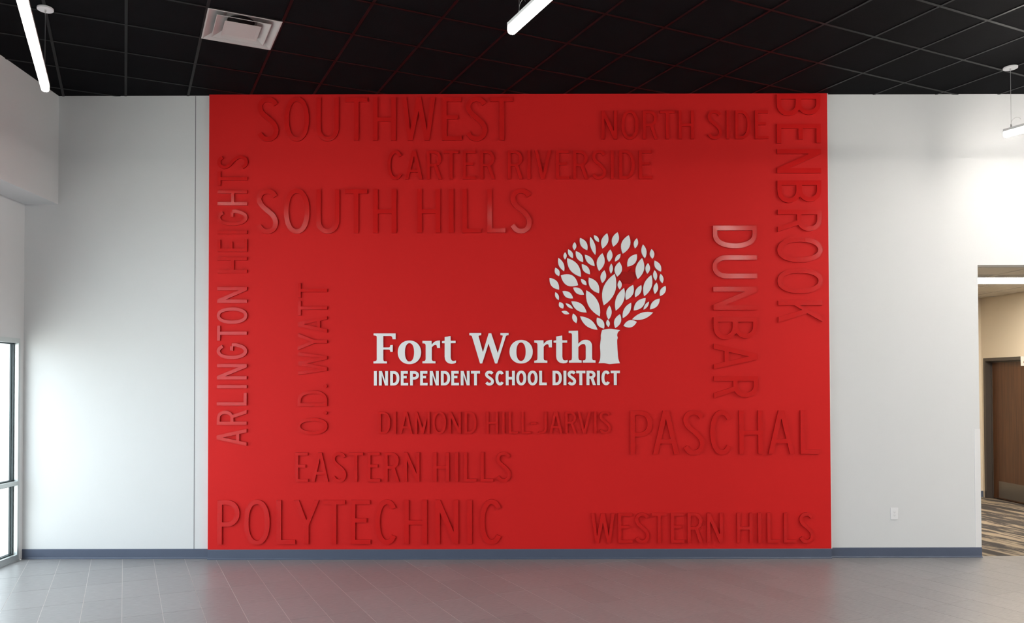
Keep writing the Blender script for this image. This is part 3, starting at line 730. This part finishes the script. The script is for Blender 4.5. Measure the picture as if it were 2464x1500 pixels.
fw = empty('raised_lettering', (bx_, PD, bz_), 'large white serif letters reading Fort Worth', 'lettering')
for lp, ox_, oy_ in ((Fo, 890, 790), (o1, 890, 790), (r1, 1005, 790), (t1, 1005, 790), (W1, 1120, 790), (o2, 1215, 790), (r1, 1215 + 880 / 15, 790 - 22 / 15), (t1, 1320 - 705 / 15, 790 - 18 / 15), (h1, 1320, 790)):
    letter_object('letter', [(px_loops(lp, ox_, oy_), 0)], fw, M['white_letter'], 0.015)

# tree emblem
LV = [(343,182,340,262,38),(397,140,470,262,62),(500,130,550,308,48),(537,112,587,180,36),(668,93,622,246,68),(772,83,730,226,68),(884,112,825,297,88),(965,142,948,244,42),(1027,205,1047,343,50),(1113,252,1123,348,44),
(278,254,325,342,42),(247,283,247,355,32),(355,272,427,382,56),(445,308,543,422,58),(620,292,588,470,78),(700,256,687,380,56),(802,297,747,375,38),(965,303,872,427,78),(1018,342,975,552,84),(1077,392,1072,498,46),
(1143,367,1207,477,56),(180,340,238,473,50),(268,343,406,528,92),(415,402,496,504,56),(150,438,187,522,46),(710,397,707,497,34),(790,380,770,527,74),(1143,463,1155,567,40),(1203,500,1222,593,38),(205,515,378,613,112),
(92,540,187,657,70),(407,552,462,613,38),(485,537,587,693,84),(640,463,620,592,56),(743,500,635,815,124),(793,563,795,655,42),(1110,512,1040,723,80),(1163,587,1147,700,46),(1252,620,1200,722,52),(928,610,858,762,74),
(1010,612,950,733,54),(328,637,437,708,58),(222,673,327,745,58),(150,683,183,762,34),(460,665,595,925,102),(838,640,755,868,80),(1053,742,935,866,76),(1195,747,1098,855,62),(190,783,228,846,46),(253,795,325,848,28),
(310,775,463,886,76),(1088,777,1033,858,30),(908,788,825,943,62),(692,817,683,958,52),(213,875,290,900,34),(327,897,360,993,46),(397,925,572,1060,74),(567,937,637,1048,66),(672,958,682,1032,36),(797,903,750,1042,66),
(1128,887,918,955,66),(965,980,832,1020,72)]
tx_, tz_ = on_y(1465, 875)
te = empty('tree_emblem', (tx_, PD, tz_), 'white tree emblem of loose leaves over a short trunk', 'emblem')
KZ = 4.168
def emb(pts): return [on_y(1300 + u / KZ, 540 + v / KZ) for u, v in pts]
for x0, y0, x1, y1, wd in LV:
    d = Vector((x1 - x0, y1 - y0)); L_ = d.length; d /= L_; n_ = Vector((-d.y, d.x)); n = 9
    side = lambda s_: [Vector((x0, y0)) + d * (L_ * k / n) + n_ * s_ * wd / 2 * (math.sin(math.pi * k / n) ** 0.85) for k in range(n + 1)]
    lp = side(1)[:-1] + side(-1)[::-1][:-1]
    letter_object('leaf', [([emb([(p.x, p.y) for p in lp])], 0)], te, M['white_letter'], 0.015)
letter_object('trunk', [([emb(catmull([(618, 1063), (660, 1053), (705, 1050), (750, 1056), (798, 1064)], 3)[:-1] + catmull([(798, 1064), (776, 1085), (768, 1115), (774, 1140), (768, 1165), (770, 1230), (774, 1290), (780, 1350), (796, 1395)], 3)[:-1] + catmull([(796, 1395), (740, 1399), (690, 1403), (640, 1394), (582, 1395)], 3)[:-1] + catmull([(582, 1395), (597, 1360), (602, 1300), (598, 1220), (606, 1150), (606, 1110), (618, 1063)], 3)[:-1])], 0)], te, M['white_letter'], 0.015)
apple = [(873, 490), (890, 478), (915, 476), (938, 490), (948, 520), (943, 555), (922, 585), (900, 597), (873, 590), (848, 597), (825, 583), (806, 552), (801, 518), (812, 488), (835, 476), (858, 479), (873, 490)]
ao = letter_object('apple', [([emb(catmull(apple, 3)[:-1])], 0)], te, M['red_apple'], 0.006)
ao['label'] = 'small glossy dark red apple'
st = stroke(catmull([(880, 478), (893, 468), (905, 452), (908, 432)], 4), 3.5)
letter_object('apple_stem', [([emb(st[0])], 0)], te, M['red_apple'], 0.006)
